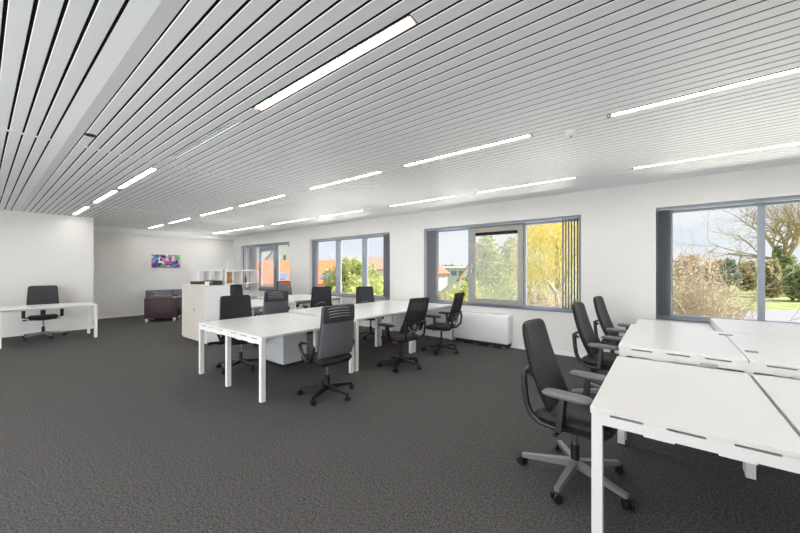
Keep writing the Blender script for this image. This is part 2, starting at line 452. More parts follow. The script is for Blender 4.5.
# ------------------------------------------------------------------ windows
def win(n, lo, hi, cells, label):
    """cells: list of (x0, x1, 'fixed' | 'sash'), mullions fill what is between"""
    t = thing('window_%d' % n, label, 'window', ((lo+hi)/2, 6.44, ZS)); t['kind'] = 'structure'
    cx = (lo+hi)/2; H = ZT-ZS
    fr = MB()
    fr.box(lo-cx, hi-cx, -.035, .035, 0.016, .06); fr.box(lo-cx, hi-cx, -.035, .035, H-.075, H)
    edges = [lo] + [v for c in cells for v in c[:2]] + [hi]
    for i in range(0, len(edges), 2):
        a, b = edges[i]-cx, edges[i+1]-cx
        if b-a > .005: fr.box(a, b, -.035, .035, .06, H-.075)
    f = fr.build('window_frame', M['alu'], t); f['kind'] = 'structure'
    sill = MB().box(lo-cx+.002, hi-cx-.002, -.225, -.036, 0, .016).build('window_sill', M['sill'], t)
    for a, b, ty in cells:
        a -= cx; b -= cx
        if ty == 'fixed':
            MB().box(a, b, -.004, .004, .06, H-.075).build('glass_pane', M['glass'], t)
        else:
            s = MB(); W = .095
            z0, z1 = .05, H-.06
            s.box(a, b, -.085, -.036, z0, z0+W); s.box(a, b, -.085, -.036, z1-W*1.05, z1)
            s.box(a, a+W, -.085, -.036, z0+W, z1-W*1.05); s.box(b-W, b, -.085, -.036, z0+W, z1-W*1.05)
            so = s.build('window_sash', M['sash'] if n == 3 else M['alu'], t)
            MB().box(a+W, b-W, -.062, -.056, z0+W, z1-W).build('glass_pane', M['glass'], so)
            hd = MB().box(a+.03, a+.055, -.1, -.0851, .72, .84, .003); hd.tube([(a+.042, -.1, .79), (a+.042, -.135, .79), (a+.042, -.138, .68)], .009, 8)
            hd.build('window_handle', M['chrome'], so, True)
            if n == 3:
                MB().box(a+W, b-W, -.02, -.017, .06, H-.15).build('insect_screen', M['screen'], so)
                MB().box(a+W, b-W, -.05, -.012, H-.22, H-.16).build('screen_roller_box', M['dark_gap'], so)
                MB().box(a+W, b-W, -.028, -.0205, .80, .812).build('screen_bar', M['alu'], so)
            elif n == 1:
                MB().box(a+W, b-W, -.05, -.012, H-.26, H-.16).build('screen_roller_box', M['alu'], so)
                MB().box(a+W, b-W, -.02, -.017, .06, H-.2).build('insect_screen', M['screen'], so)
    return t
win(1, *OPEN[0], [(-12.6, -11.66, 'fixed'), (-11.56, -10.52, 'sash'), (-10.42, -9.53, 'fixed')], 'farthest grey framed window, partly behind the white cube shelves')
win(2, *OPEN[1], [(-8.34, -7.43, 'fixed'), (-7.25, -6.36, 'fixed'), (-6.2, -5.31, 'fixed')], 'three pane window with orange roof in its left pane')
win(3, *OPEN[2], [(-4.165, -3.23, 'fixed'), (-3.15, -2.08, 'sash'), (-2.045, -1.15, 'fixed')], 'window above the radiator, with a hinged taupe middle sash')
win(4, *OPEN[3], [(0.105, 0.98, 'fixed'), (1.045, 1.95, 'fixed'), (2.02, 3.01, 'fixed')], 'rightmost window, overlooking the lawn and bare tree')

def blind(lo, hi, stacks, label):
    t = thing('vertical_blind', label, 'blind', ((lo+hi)/2, 6.325, 0), 0, 'stacked vertical blinds')
    cx = (lo+hi)/2
    MB().box(lo+.012-cx, hi-.012-cx, -.03, .03, ZT-.045, ZT-.002).build('head_rail', M['alu'], t)
    for a, b, n, ang in stacks:
        for i in range(n):
            x = a+(b-a)*(i+.5)/n-cx
            dx = .042*math.sin(ang); dy = .042*math.cos(ang)
            s = MB().prism([(x-dx-.0008, -dy), (x-dx+.0008, -dy), (x+dx+.0008, dy), (x+dx-.0008, dy)], 2, ZS+.05, ZT-.045)
            s.build('blind_slat', M['blind'], t)
    return t
blind(*OPEN[0], [(-12.62, -12.52, 5, .1)], 'dark vertical blind stacked at the left edge of the farthest window')
blind(*OPEN[1], [(-8.36, -8.16, 9, .2), (-5.50, -5.27, 10, .15)], 'grey vertical blind gathered at both sides of the three pane window')
blind(*OPEN[2], [(-4.20, -3.93, 11, .2), (-1.40, -1.13, 6, .1)], 'grey vertical blind gathered at both sides of the taupe sash window')
blind(*OPEN[3], [(-0.06, 0.10, 8, .15), (2.85, 3.05, 8, .15)], 'grey vertical blind gathered at the left edge of the rightmost window')

# ------------------------------------------------------------------ ceiling lamps
ROWNAME = {14: 'leftmost lit row', 35: 'middle row', 56: 'row beside the windows',
           -7: 'row left of the view', -28: 'second row left of the view'}
ORD = ['closest', 'second closest', 'third closest', 'fourth closest', 'fifth closest', 'sixth closest', 'seventh closest', 'eighth closest', 'ninth closest']
for k, lst in LAMPX.items():
    far_side = sorted(lst, key=lambda q: -q[1])
    ya = Y0S+k*PITCH; yb = ya+SLW
    vis = [q for q in far_side if q[0] < 1.0]
    for q in far_side:
        a, b, lit = q; cx = (a+b)/2; hl = (b-a)/2-.002; hw = (yb-ya)/2
        if q in vis: lab = 'recessed strip lamp, %s to the viewer in the %s' % (ORD[vis.index(q)], ROWNAME[k])
        else: lab = 'recessed strip lamp beyond the view, right end of the %s' % ROWNAME[k]
        if k == 14 and q == (-2.62,-1.02,1): lab = 'brightest and largest looking lit strip lamp, upper middle of the ceiling'
        if k == 14 and q == (-0.38,1.22,1): lab = 'lit strip lamp just above the top edge of the view'
        if not lit: lab = 'unlit grey louvred strip lamp, the only dark one of the ceiling'
        t = thing('ceiling_lamp', lab, 'ceiling lamp', (cx, (ya+yb)/2, CEIL), 0, 'recessed strip lamps in the ceiling')
        h = MB()
        h.box(-hl, hl, -hw, -hw+.006, -.001, .03); h.box(-hl, hl, hw-.006, hw, -.001, .03)
        h.box(-hl, -hl+.006, -hw+.006, hw-.006, -.001, .03); h.box(hl-.006, hl, -hw+.006, hw-.006, -.001, .03)
        h.box(-hl, hl, -hw, hw, .03, .034)
        h.build('lamp_housing', M['lampcase'] if lit else M['slat'], t)
        if lit:
            MB().box(-hl+.03, hl-.03, -hw+.007, hw-.007, .008, .014).build('lamp_diffuser', M['lamp'], t)
        else:
            MB().box(-hl+.007, hl-.007, -hw+.007, hw-.007, .0126, .016).build('lamp_diffuser', M['lampoff'], t)
            lv = MB()
            n = 24
            for i in range(n): 
                x = -hl+.03+(2*hl-.06)*i/(n-1); lv.box(x-.0015, x+.0015, -hw+.007, hw-.007, .004, .0125)
            lv.box(-hl+.01, hl-.01, -.002, .002, .004, .0125)
            lv.build('louvre_grid', M['trim'], t)

t = thing('smoke_detector', 'small white round smoke detector on the ceiling', 'smoke detector', (-.685, 3.465, CEIL))
MB().tube([(0, 0, 0), (0, 0, -.02), (0, 0, -.045), (0, 0, -.052)], [.055, .055, .045, .02], 18).build('detector_body', M['trim'], t, True)
MB().tube([(0, 0, -.0522), (0, 0, -.058)], [.012, .01], 10).build('detector_sensor', M['dull_metal'], t)
t = thing('ceiling_spot', 'small black oval spot recessed in the left ceiling', 'spot lamp', (-4.366, .675, CEIL))
MB().tube([(0, 0, .0), (0, 0, -.006)], [.05, .044], 18).build('spot_ring', M['black'], t, True)
MB().tube([(0, 0, -.0062), (0, 0, -.009)], [.03, .026], 14).build('spot_lens', M['dark_gap'], t, True)

# ------------------------------------------------------------------ radiator
t = thing('radiator', 'white boxy radiator with rounded casing below the taupe sash window', 'radiator', (-2.79, YW-.002, 0))
rb = MB().rbox(-.56, .56, -.22, -.001, .085, .62, .03); rb.build('casing', M['radiator'], t, True)
MB().rbox(-.45, .45, -.226, -.2201, .12, .575, .002).build('front_panel', M['radiator'], t, True)
gr = MB()
for i in range(18): gr.box(-.45+i*.05, -.45+i*.05+.03, -.19, -.06, .6201, .6235)
gr.build('top_grille', M['ped'], t)
MB().box(-.54, .54, -.19, -.004, .03, .0845).build('plinth', M['dark_gap'], t)
for x in (-.42, -.1, .2, .45): MB().box(x-.03, x+.03, -.17, -.02, 0, .0299).build('foot', M['dull_metal'], t)

# ------------------------------------------------------------------ desks
def bench(name, label, x0, x1, y0, y1, zl, zr, group, gap=.012, tray=True):
    cx, cy = (x0+x1)/2, (y0+y1)/2
    t = thing(name, label, 'desk', (cx, cy, 0), 0, group)
    hx, hy = (x1-x0)/2, (y1-y0)/2
    halves = [(-hx, -gap/2, zl), (gap/2, hx, zr)]
    for a, b, z in halves:
        MB().rbox(a, b, -hy, hy, z-.024, z, .002).build('tabletop', M['desk'], t)
    lg = .05
    for a, b, z in halves:
        for s in (-1, 1):
            ye = s*(hy-.004); yi = s*(hy-.054); ya, yb = min(ye, yi), max(ye, yi)
            bm = MB()
            ia = a+.006 if a < 0 else a
            ib = b-.006 if a > 0 else b
            zt = z-.036
            ia2 = ia+.0501 if a < 0 else .0256
            ib2 = ib-.0501 if a > 0 else -.0256
            bm.box(ia2, ib2, ya, yb, zt-.05, zt)
            n = 3; Lb = ib-ia
            for i in range(n+1):                                     # spacers that carry the top
                xc = ia+.04+(Lb-.08)*i/n
                bm.box(xc-.045, xc+.045, ya+.003, yb-.003, zt, z-.0241)
            for f in (.37, .72):
                xc = ia+Lb*f; yo = ya-.003 if s < 0 else yb
                bm.box(xc-.06, xc+.06, yo, yo+.003, zt-.056, zt+.002)
            bm.build('end_beam', M['desk_metal'], t)
        xe = a+.2 if a < 0 else b-.2
        for xx in (xe, (a+b)/2+(.22 if a < 0 else -.22)):
            MB().box(xx-.02, xx+.02, -hy+.0545, hy-.0545, z-.07, z-.0245).build('side_rail', M['desk_metal'], t)
    zm = min(zl, zr)
    for s in (-1, 1):
        yc = s*(hy-.029)
        for xx, z in ((-hx+.031, zl), (0, zm), (hx-.031, zr)):
            l = MB().box(xx-.025, xx+.025, yc-.025, yc+.025, .012, z-.0361 if xx else z-.036); lo = l.build('leg', M['desk_metal'], t)
            MB().box(xx-.02, xx+.02, yc-.02, yc+.02, 0, .0119).build('foot_glide', M['dark_gap'], lo)
    if tray:
        tr = MB()
        for x in (-.18, .18):
            tr.box(x-.003, x+.003, -hy+.3, hy-.3, zm-.16, zm-.14); 
            for y in (-hy+.3, 0, hy-.3): tr.box(x-.012, x+.012, y-.012, y+.012, zm-.16, zm-.0245)
        tr.box(-.177, .177, -hy+.3, hy-.3, zm-.163, zm-.16)
        for y in (-hy+.4, 0, hy-.4): tr.box(-.05, .05, y-.05, y+.05, zm-.1599, zm-.13)
        tr.build('cable_tray', M['desk_metal'], t)
    return t
GB = 'double desks in rows'
bench('double_desk', 'front white double desk of the middle row, near pedestal cabinet', -5.10, -3.43, 1.91, 3.30, .73, .73, GB)
bench('double_desk', 'second white double desk of the middle row, between front one and window end', -5.10, -3.43, 3.335, 4.715, .765, .765, GB)
bench('double_desk', 'white double desk of the middle row standing at the window', -5.10, -3.43, 4.75, 6.13, .745, .745, GB)
b1 = bench('double_desk', 'large white double desk in the right foreground, lowest and nearest', -.31, 1.26, 2.035, 3.38, .73, .73, GB, gap=.016)
b2 = bench('double_desk', 'raised white double desk behind the right foreground desk, with grey cable covers', -.305, 1.26, 3.412, 4.81, .82, .82, GB, gap=.006)
b3 = bench('double_desk', 'white double desk under the rightmost window, its halves at different heights', -.30, 1.26, 4.825, 6.08, .735, .82, GB, gap=.012, tray=False)
bench('double_desk', 'white double desk touching the cream tambour cabinet', -8.10, -6.45, 3.21, 4.35, .73, .73, GB)
bench('double_desk', 'farthest white double desk, behind the one at the cream cabinet', -8.10, -6.45, 4.365, 5.77, .775, .775, GB)
# cable covers on the raised desk (local x, y)
for x, y, sx, sy in ((.0, .46, .05, .022), (.06, -.36, .035, .03)):
    MB().rbox(x-sx, x+sx, y-sy, y+sy, .8202, .826, .002).build('cable_cover', M['dull_metal'], b2)
MB().box(-.26, -.16, -.71, -.7041, .742, .756).build('beam_clip', M['chrome'], b2)
MB().box(-.006, .006, -.704, -.2, .60, .78).build('divider_panel', M['desk_metal'], b2)
# riser plate under the raised half of the window desk
MB().box(.0065, .014, -.55, .6, .70, .795).build('riser_plate', M['desk_metal'], b3)

t = thing('office_desk', 'long white desk standing alone before the left wall', 'desk', (-9.97, .91, 0))
MB().rbox(-.40, .40, -.70, .70, .705, .73, .002).build('tabletop', M['desk'], t)
for sy in (-1, 1):
    MB().box(-.339, .339, sy*.665-.025, sy*.665+.025, .655, .7049).build('end_beam', M['desk_metal'], t)
    for sx in (-1, 1):
        lo = MB().box(sx*.365-.025, sx*.365+.025, sy*.665-.025, sy*.665+.025, .012, .7049).build('leg', M['desk_metal'], t)
        MB().box(sx*.365-.02, sx*.365+.02, sy*.665-.02, sy*.665+.02, 0, .0119).build('foot_glide', M['dark_gap'], lo)
for sx in (-.2, .2): MB().box(sx-.02, sx+.02, -.639, .639, .665, .7049).build('side_rail', M['desk_metal'], t)

# pedestal under the front desk
t = thing('pedestal_cabinet', 'light grey pedestal cabinet under the front middle desk', 'pedestal', (-4.70, 3.04, 0))
MB().rbox(-.24, .24, -.21, .21, .04, .56, .003).build('body', M['ped'], t)
for i in range(3):
    d = MB().rbox(-.258, -.2405, -.205, .205, .05+i*.168, .05+i*.168+.162, .002).build('drawer', M['ped'], t)
    MB().box(-.27, -.2585, -.05, .05, .14+i*.168, .15+i*.168).build('drawer_handle', M['dull_metal'], d)
for sx in (-.18, .18):
    for sy in (-.16, .16): MB().cyl((sx, sy-.012, .02), (sx, sy+.012, .02), .02, 10).build('caster', M['dark_gap'], t, True)

# ------------------------------------------------------------------ cream tambour cabinet and what stands on it
t = thing('tambour_cabinet', 'cream tambour door cabinet with white end panel behind front desk', 'cabinet', (-7.56, 2.965, 0))
b = MB(); b.box(-.62, .62, -.205, .205, .02, .05); b.box(-.62, -.60, -.225, .225, .05, 1.13)
b.box(-.60, .60, .205, .225, .05, 1.13); b.box(-.60, .60, -.225, -.205, .05, .085); b.box(-.60, .60, -.225, -.205, 1.10, 1.13)
b.box(-.60, -.555, -.225, -.205, .085, 1.10); b.box(.57, .60, -.225, -.205, .085, 1.10)
b.build('body', M['cab'], t)
MB().box(.6001, .62, -.225, .225, .02, 1.13).build('end_panel', M['cabwhite'], t)['label'] = 'white end panel'
MB().rbox(-.622, .622, -.23, .23, 1.1305, 1.157, .002).build('top_panel', M['cab'], t)
MB().box(-.55, .55, -.2, -.17, 0, .0199).build('plinth', M['dark_gap'], t)
d = MB(); n = 44
for i in range(n):
    x = -.555+1.125*i/n; d.box(x, x+1.125/n-.0025, -.214, -.206, .085, 1.10)
d.box(-.555, .57, -.2059, -.2045, .085, 1.10)
dd = d.build('tambour_door', M['cab'], t)
MB().rbox(.0, .035, -.2175, -.2142, .62, .68, .001).build('lock_plate', M['dull_metal'], dd)
CT = 1.1572
t = thing('letter_tray', 'small dark flat box lying at the left on the cream cabinet', 'box', (-7.86, 2.93, CT), .1)
MB().rbox(-.12, .12, -.09, .09, 0, .05, .004).build('tray_body', M['darkbox'], t)
MB().rbox(-.122, .122, -.092, .092, .0502, .062, .003).build('lid', M['darkbox'], t)
t = thing('desk_organiser', 'low dark brown open organiser on the cream cabinet, right part', 'organiser', (-7.25, 2.99, CT), .05)
o = MB(); o.box(-.22, -.20, -.08, .08, 0, .07); o.box(.14, .22, -.08, .08, 0, .07); o.box(-.22, .22, -.08, .08, .0701, .09)
o.build('organiser_frame', M['darkbox'], t)
MB().rbox(-.15, .1, -.095, .07, .001, .066, .004).build('white_box', M['trim'], t)
t = thing('small_plant', 'tiny green plant beside the organiser on the cream cabinet', 'plant', (-6.99, 2.84, CT))
MB().tube([(0, 0, 0), (0, 0, .05)], [.022, .03], 12).build('pot', M['darkbox'], t, True)
lf = MB()
for i in range(14):
    a = i*2.4; r = .02+.012*(i % 3); lf.panel(lambda u, v, a=a, r=r: (math.cos(a)*r*(v+1)*.8-math.sin(a)*.009*u, math.sin(a)*r*(v+1)*.8+math.cos(a)*.009*u, .05+.035*(v+1)*(0.6+.2*(i % 3))), .003, 2, 4, .8, .9, 2)
lf.build('leaves', M['plant'], t, True)

# ------------------------------------------------------------------ white cube shelves
def cube_shelf(label, xc, y0, y1, cols, rows):
    t = thing('cube_shelf', label, 'shelf', (xc, (y0+y1)/2, 0), 0, 'white cube shelves')
    hy = (y1-y0)/2; H = 1.47; D = .19; tk = .038
    fr = MB(); fr.box(-D, D, -hy, hy, 0, tk); fr.box(-D, D, -hy, hy, H-tk, H); fr.box(-D, D, -hy, -hy+tk, tk, H-tk); fr.box(-D, D, hy-tk, hy, tk, H-tk)
    fr.build('shelf_frame', M['shelf'], t)
    for i in range(1, cols):
        y = -hy+tk/2+(2*hy-tk)*i/cols
        MB().box(-D, D, y-.012, y+.012, tk, H-tk).build('upright', M['shelf'], t)
    for j in range(1, rows):
        z = tk/2+(H-tk)*j/rows
        s = MB()
        for i in range(cols):
            a = -hy+tk/2+(2*hy-tk)*i/cols+(.0121 if i else tk/2+.0001); b2_ = -hy+tk/2+(2*hy-tk)*(i+1)/cols-(.0121 if i < cols-1 else tk/2+.0001)
            s.box(-D, D, a, b2_, z-.008, z+.008)
        s.build('shelf_board', M['shelf'], t)
    return t
cube_shelf('white open cube shelf left, behind the cream cabinet', -9.3, 3.40, 3.99, 2, 4)
cube_shelf('white open cube shelf right, in front of the farthest window', -9.3, 4.05, 4.98, 2, 4)
ZC = .038/2+(1.47-.038)*3/4+.008
t = thing('wooden_vase', 'tan wooden vase standing in the right cube shelf', 'vase', (-9.22, 4.23, ZC+.0005))
MB().tube([(0, 0, 0), (0, 0, .06), (0, 0, .17), (0, 0, .26), (0, 0, .30)], [.075, .07, .05, .06, .065], 16).build('vase_body', M['wood'], t, True)
MB().tube([(0, 0, .3002), (0, 0, .306)], [.052, .05], 14).build('vase_mouth', M['brownlight'], t, True)
t = thing('dark_bottle', 'slim dark bottle standing in the right cube shelf', 'bottle', (-9.2, 4.66, ZC+.0005))
MB().tube([(0, 0, 0), (0, 0, .14), (0, 0, .18), (0, 0, .24)], [.03, .03, .012, .012], 12).build('bottle_body', M['darkbox'], t, True)
MB().tube([(0, 0, .2402), (0, 0, .26)], .014, 10).build('bottle_cap', M['dull_metal'], t, True)
t = thing('windmill_ornament', 'white three bladed windmill ornament on top of right cube shelf', 'ornament', (-9.3, 4.2, 1.4702), .1)
MB().tube([(0, 0, 0), (0, 0, .012)], [.05, .045], 14).build('ornament_base', M['trim'], t, True)
MB().tube([(0, 0, .012), (0, 0, .17)], [.016, .009], 10).build('mast', M['trim'], t, True)
MB().ball((.02, 0, .17), .018).build('hub', M['trim'], t, True)
for k in range(3):
    a = PI/2+.05+k*2*PI/3
    MB().bar((.03, .015*math.cos(a), .17+.015*math.sin(a)), (.03, .15*math.cos(a), .17+.15*math.sin(a)), .008, .026, .005, .01).build('blade', M['trim'], t)

# ------------------------------------------------------------------ lounge: armchair, sofa, picture
ang = math.atan2(3.55-2.89, -10.93+11.31)    # along its back
t = thing('armchair', 'dark brown leather box armchair turned away, before the grey sofa', 'armchair', (-11.47, 3.38, 0), ang)
# local x along the back (outer back faces -y)
MB().rbox(-.385, .385, -.36, -.20, .10, .665, .012).build('back_panel', M['brown'], t, True)
MB().rbox(-.385, -.255, -.1995, .36, .10, .655, .012).build('arm_panel', M['brown'], t, True)
MB().rbox(.255, .385, -.1995, .36, .10, .655, .012).build('arm_panel', M['brown'], t, True)
MB().rbox(-.252, .252, -.1995, .37, .10, .30, .01).build('seat_base', M['brown'], t, True)
MB().rbox(-.25, .25, -.18, .37, .3005, .45, .03).build('seat_cushion', M['brown'], t, True)
MB().rbox(-.25, .25, -.1995, -.06, .4505, .74, .03).build('back_cushion', M['brown'], t, True)
MB().rbox(-.26, .26, -.33, -.21, .6655, .735, .01).build('back_bolster', M['brownlight'], t, True)
for sx in (-.33, .33):
    for sy in (-.31, .31): MB().box(sx-.035, sx+.035, sy-.025, sy+.025, 0, .0995).build('leg', M['chrome'], t)

def sofa(label, y0, y1, armleft):
    t = thing('grey_sofa', label, 'sofa', (-12.80, (y0+y1)/2, 0), 0, 'grey lounge sofas')
    hy = (y1-y0)/2
    MB().rbox(-.43, -.26, -hy, hy, .12, .80, .02).build('backrest', M['sofa'], t, True)
    a0 = -hy+(.14 if armleft else .002)
    if armleft: MB().rbox(-.2595, .42, -hy, -hy+.135, .12, .76, .02).build('armrest', M['sofa'], t, True)
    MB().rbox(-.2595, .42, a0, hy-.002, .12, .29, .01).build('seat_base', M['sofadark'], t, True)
    MB().rbox(-.255, .41, a0, hy-.002, .2905, .43, .025).build('seat_cushion', M['sofa'], t, True)
    for sx in (-.36, .36):
        for sy in (-hy+.08, hy-.08): MB().cyl((sx, sy, 0), (sx, sy, .1195), .02, 10).build('leg', M['dark_gap'], t, True)
sofa('grey sofa section with armrest, behind the brown armchair', 3.38, 4.07, True)
sofa('grey sofa section half hidden by the cream cabinet', 4.10, 5.2, False)
t = thing('side_table', 'small white side table between brown armchair and sofa', 'side table', (-12.08, 3.86, 0))
MB().rbox(-.16, .16, -.15, .15, .60, .63, .003).build('table_top', M['trim'], t)
for sx in (-.14, .14):
    for sy in (-.13, .13): MB().box(sx-.015, sx+.015, sy-.015, sy+.015, 0, .5995).build('leg', M['chrome'], t)
t = thing('phone', 'small dark phone lying on the white side table', 'phone', (-12.06, 3.86, .6303))
MB().rbox(-.05, .05, -.06, .06, 0, .03, .004).build('phone_base', M['darkbox'], t)
MB().rbox(-.02, .02, -.055, .055, .0303, .05, .004).build('handset', M['black'], t)
t = thing('painting', 'colourful abstract canvas on the far white wall', 'painting', (XB+.002, 3.96, 1.755))
MB().box(0, .022, -.415, .415, -.22, .22).build('canvas_edge', M['trim'], t)
MB().box(.0222, .024, -.415, .415, -.22, .22).build('painted_face', M['paint'], t)

# ------------------------------------------------------------------ office chairs (local: facing +x)
def chair_base(t, base_m, lift_m, rot=0.0, R=.32):
    b = MB(); b.tube([(0, 0, .075), (0, 0, .13)], [.042, .034], 14)
    for k in range(5):
        a = rot+k*2*PI/5; c, s = math.cos(a), math.sin(a)
        b.bar((.02*c, .02*s, .103), (R*c, R*s, .073), .046, .05, .03, .026)
    b.build('star_base', base_m, t)
    for k in range(5):
        a = rot+k*2*PI/5; x, y = R*math.cos(a), R*math.sin(a)
        ca = MB(); w_ = a+.9; dx, dy = math.cos(w_), math.sin(w_)
        for s in (-1, 1):
            ca.cyl((x+dx*.009*s, y+dy*.009*s, .029), (x+dx*.028*s, y+dy*.028*s, .029), .029, 12)
        ca.box(x-.012, x+.012, y-.012, y+.012, .029, .0605)
        ca.build('caster', M['black'], t, True)
    MB().tube([(0, 0, .13), (0, 0, .24)], .028, 14).build('lift_sleeve', M['black'], t, True)
    MB().tube([(0, 0, .24), (0, 0, .385)], .0165, 12).build('gas_lift', lift_m, t, True)
    m = MB().rbox(-.13, .13, -.09, .09, .385, .43, .015)
    m.cyl((-.03, -.09, .405), (-.03, -.25, .395), .007, 8); m.cyl((-.03, -.25, .395), (-.03, -.30, .392), .014, 8)
    m.cyl((.05, .09, .405), (.05, .26, .395), .007, 8)
    m.build('seat_mechanism', M['black'], t, True)

def seat(t, m, zt=.475, T=.085, w_=.47, d=.46):
    def fn(u, v):
        return (v*d/2+.02, -u*w_/2*(1-.06*(v > 0)*v), zt-T/2 - .025*max(0, v-.6)**2*6 + .012*u*u)
    s = MB().panel(fn, T, 14, 14, .3, .28, 8); s.build('seat', m, t, True)
    MB().rbox(-.17, .19, -.19, .19, .4305, zt-T+.006, .004).build('seat_pan', M['black'], t, True)

def arm_T(t, m, padm, z=.655):
    for s in (-1, 1):
        y = s*.275
        a = MB(); a.bar((-.02, s*.12, .412), (-.01, y, .43), .05, .022); a.bar((-.01, y, .42), (.01, y, z-.02), .075, .034, .055, .03)
        ao = a.build('armrest', m, t)
        def fn(u, v, y=y): return (.03+v*.15, y-u*.048, z)
        MB().panel(fn, .042, 8, 12, .35, .5, 6).build('arm_pad', padm, ao, True)

def arm_loop(t, m, z=.655):
    for s in (-1, 1):
        y = s*.27
        key = [(-.13, z-.045), (-.09, z-.012), (.0, z), (.09, z-.01), (.135, z-.045), (.11, z-.11), (.055, .47), (.03, .445), (-.03, .445), (-.055, .47), (-.12, z-.1)]
        a = MB().tube([(x, y+s*.012*(q-.45)/.2, q) for x, q in key], .019, 8, closed=True)
        a.bar((0, s*.1, .42), (0, y, .445), .06, .022)
        a.build('armrest', m, t, True)

def make_cushion_chair(label, padm, group, loc, rz, rot):
    t = thing('office_chair', label, 'chair', loc, rz, group)
    chair_base(t, M['dull_metal'], M['chrome'], rot, R=.35)
    seat(t, M['leather'], .50, .12, .48, .47)
    def fn(u, v):
        x = -.135 - .085*(v+1)/2*2.25 - .02*math.cos(v*PI/2) + .05*(1-v)**2*.12 + .035*u*u
        return (x, u*(.225-.035*v*(v > 0)-.02*(v < -.4)*(-v-.4)), .455+(v+1)/2*.62)
    MB().panel(fn, .05, 14, 22, .16, .22, 8).build('backrest', M['leather'], t, True)
    f = MB()
    pts = [(.06, .2, .415), (-.08, .212, .402), (-.16, .216, .41), (-.22, .22, .45), (-.25, .224, .52), (-.262, .226, .60), (-.27, .224, .69)]
    half = pts + [(-.28, .20, .712), (-.305, .12, .716), (-.315, 0, .717)]
    path = half + [(x, -y, z) for x, y, z in reversed(half[:-1])]
    f.tube(path, .021, 8, flat=.8)
    f.build('back_frame', M['black'], t, True)
    for q in (-1, 1): MB().tube([(-.30, q*.1, .712), (-.285, q*.09, .69), (-.262, q*.085, .68)], .014, 8).build('back_bracket', M['grey_plastic'], t, True)
    arm_T(t, M['black'], padm)
    return t

def make_shell_chair(label, group, loc, rz, rot, frontm=None):
    t = thing('office_chair', label, 'chair', loc, rz, group)
    chair_base(t, M['black'], M['chrome'], rot)
    seat(t, M['black_fabric'], .48, .09)
    def back(off, wid=1.0):
        def fn(u, v):
            x = -.175 - .062*(v+1)/2 - .012*(1-v*v) + .035*u*u + off
            return (x, u*(.25-.03*(v+1)/2)*wid, .485+(v+1)/2*.585)
        return fn
    MB().panel(back(-.012), .03, 14, 22, .12, .12, 10).build('back_shell', M['sheen_shell'], t, True)
    MB().panel(back(.016, .97), .03, 14, 20, .13, .16, 8).build('backrest', M['black_fabric'], t, True)
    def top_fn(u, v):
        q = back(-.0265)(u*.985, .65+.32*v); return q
    MB().panel(top_fn, .006, 12, 10, .3, .1, 8).build('shade_panel', M['shadepanel'], t, True)  # dark sheet paints the shade of the hollow upper back
    for i in range(4):
        v0 = .56+i*.105
        fn = back(-.0305)
        pts = [fn(-.56+1.24*q/10+.03*i, v0+.03*math.sin(q/10*PI)) for q in range(11)]
        MB().tube(pts, .0042, 6).build('slot_glint', M['slotglint'], t, True)  # pale ridges paint the glints along the slots
    sp = MB().bar((-.1, 0, .41), (-.215, 0, .425), .08, .03);
    sp.build('back_spine', M['black'], t)
    arm_loop(t, M['black'] if frontm is None else M['black'], .655 if frontm is None else .625)
    return t

def make_mesh_chair(label, group, loc, rz, rot, meshm=None, edgem=None, tilt=0.11, armkind='T', zt=1.08):
    t = thing('office_chair', label, 'chair', loc, rz, group)
    chair_base(t, M['black'], M['black'], rot)
    seat(t, M['black_fabric'], .475, .075)
    z0 = .56; Hh = zt-z0
    def fn(u, v):
        x = -.235 - tilt*(v+1)/2 - .015*math.cos(v*PI/2) + .03*u*u
        return (x, u*(.235-.035*(v+1)/2), z0+(v+1)/2*Hh)
    MB().panel(fn, .008, 12, 16, .1, .1, 12).build('backrest', meshm or M['mesh'], t, True)
    ring = []
    N = 9
    for q in range(N): ring.append(fn(-1+2*q/(N-1)*1.0, -1))
    for q in range(1, N): ring.append(fn(1, -1+2*q/(N-1)))
    for q in range(1, N): ring.append(fn(1-2*q/(N-1), 1))
    for q in range(1, N-1): ring.append(fn(-1, 1-2*q/(N-1)))
    MB().tube(ring, .011, 8, closed=True).build('back_rim', M['black'], t, True)
    if edgem: MB().tube([Vector(fn(-.9+1.8*q/8, 1))+Vector((0, 0, .008)) for q in range(9)], .009, 8).build('top_edge', edgem, t, True)['label'] = 'reddish top edge'
    lum = MB()
    oval = [(-.285+.025*math.cos(a)**2, .115*math.cos(a), .66+.10*math.sin(a)) for a in [2*PI*q/20 for q in range(20)]]
    lum.tube(oval, .014, 8, closed=True); lum.ball((-.275, 0, .64), .05, .35, 1, 1)
    lum.build('lumbar_support', M['lumbar'], t, True)
    sp = MB()
    for s in (-1, 1):
        sp.tube([(-.08, s*.13, .41), (-.22, s*.16, .425), (-.29, s*.2, .50), (-.30, s*.215, .62), (-.285, s*.22, .72)], .017, 8)
    sp.tube([(-.285, .22, .71), (-.32, .12, .70), (-.33, 0, .70), (-.32, -.12, .70), (-.285, -.22, .71)], .016, 8)
    sp.build('back_frame', M['black'], t, True)
    MB().box(-.12, -.05, -.212, -.208, .405, .43).build('side_tag', M['red'], t)
    MB().box(-.12, -.05, .208, .212, .405, .43).build('side_tag', M['red'], t)
    if armkind == 'T': arm_T(t, M['black'], M['black'])
    else: arm_loop(t, M['black'], .625)
    return t

GR = 'padded chairs along the right desks'
make_cushion_chair('black padded swivel chair in right foreground, nearest of three', M['pad'], GR, (-.49, 2.61, 0), -.10, math.radians(-19))
c0 = make_cushion_chair('black padded swivel chair at the raised right desk, middle of three', M['pad'], GR, (-.50, 4.37, 0), -.10, math.radians(-10))
copy_tree(c0, 'black padded swivel chair nearest the rightmost window, farthest of three', (-.46, 5.58, 0), -.14, GR)

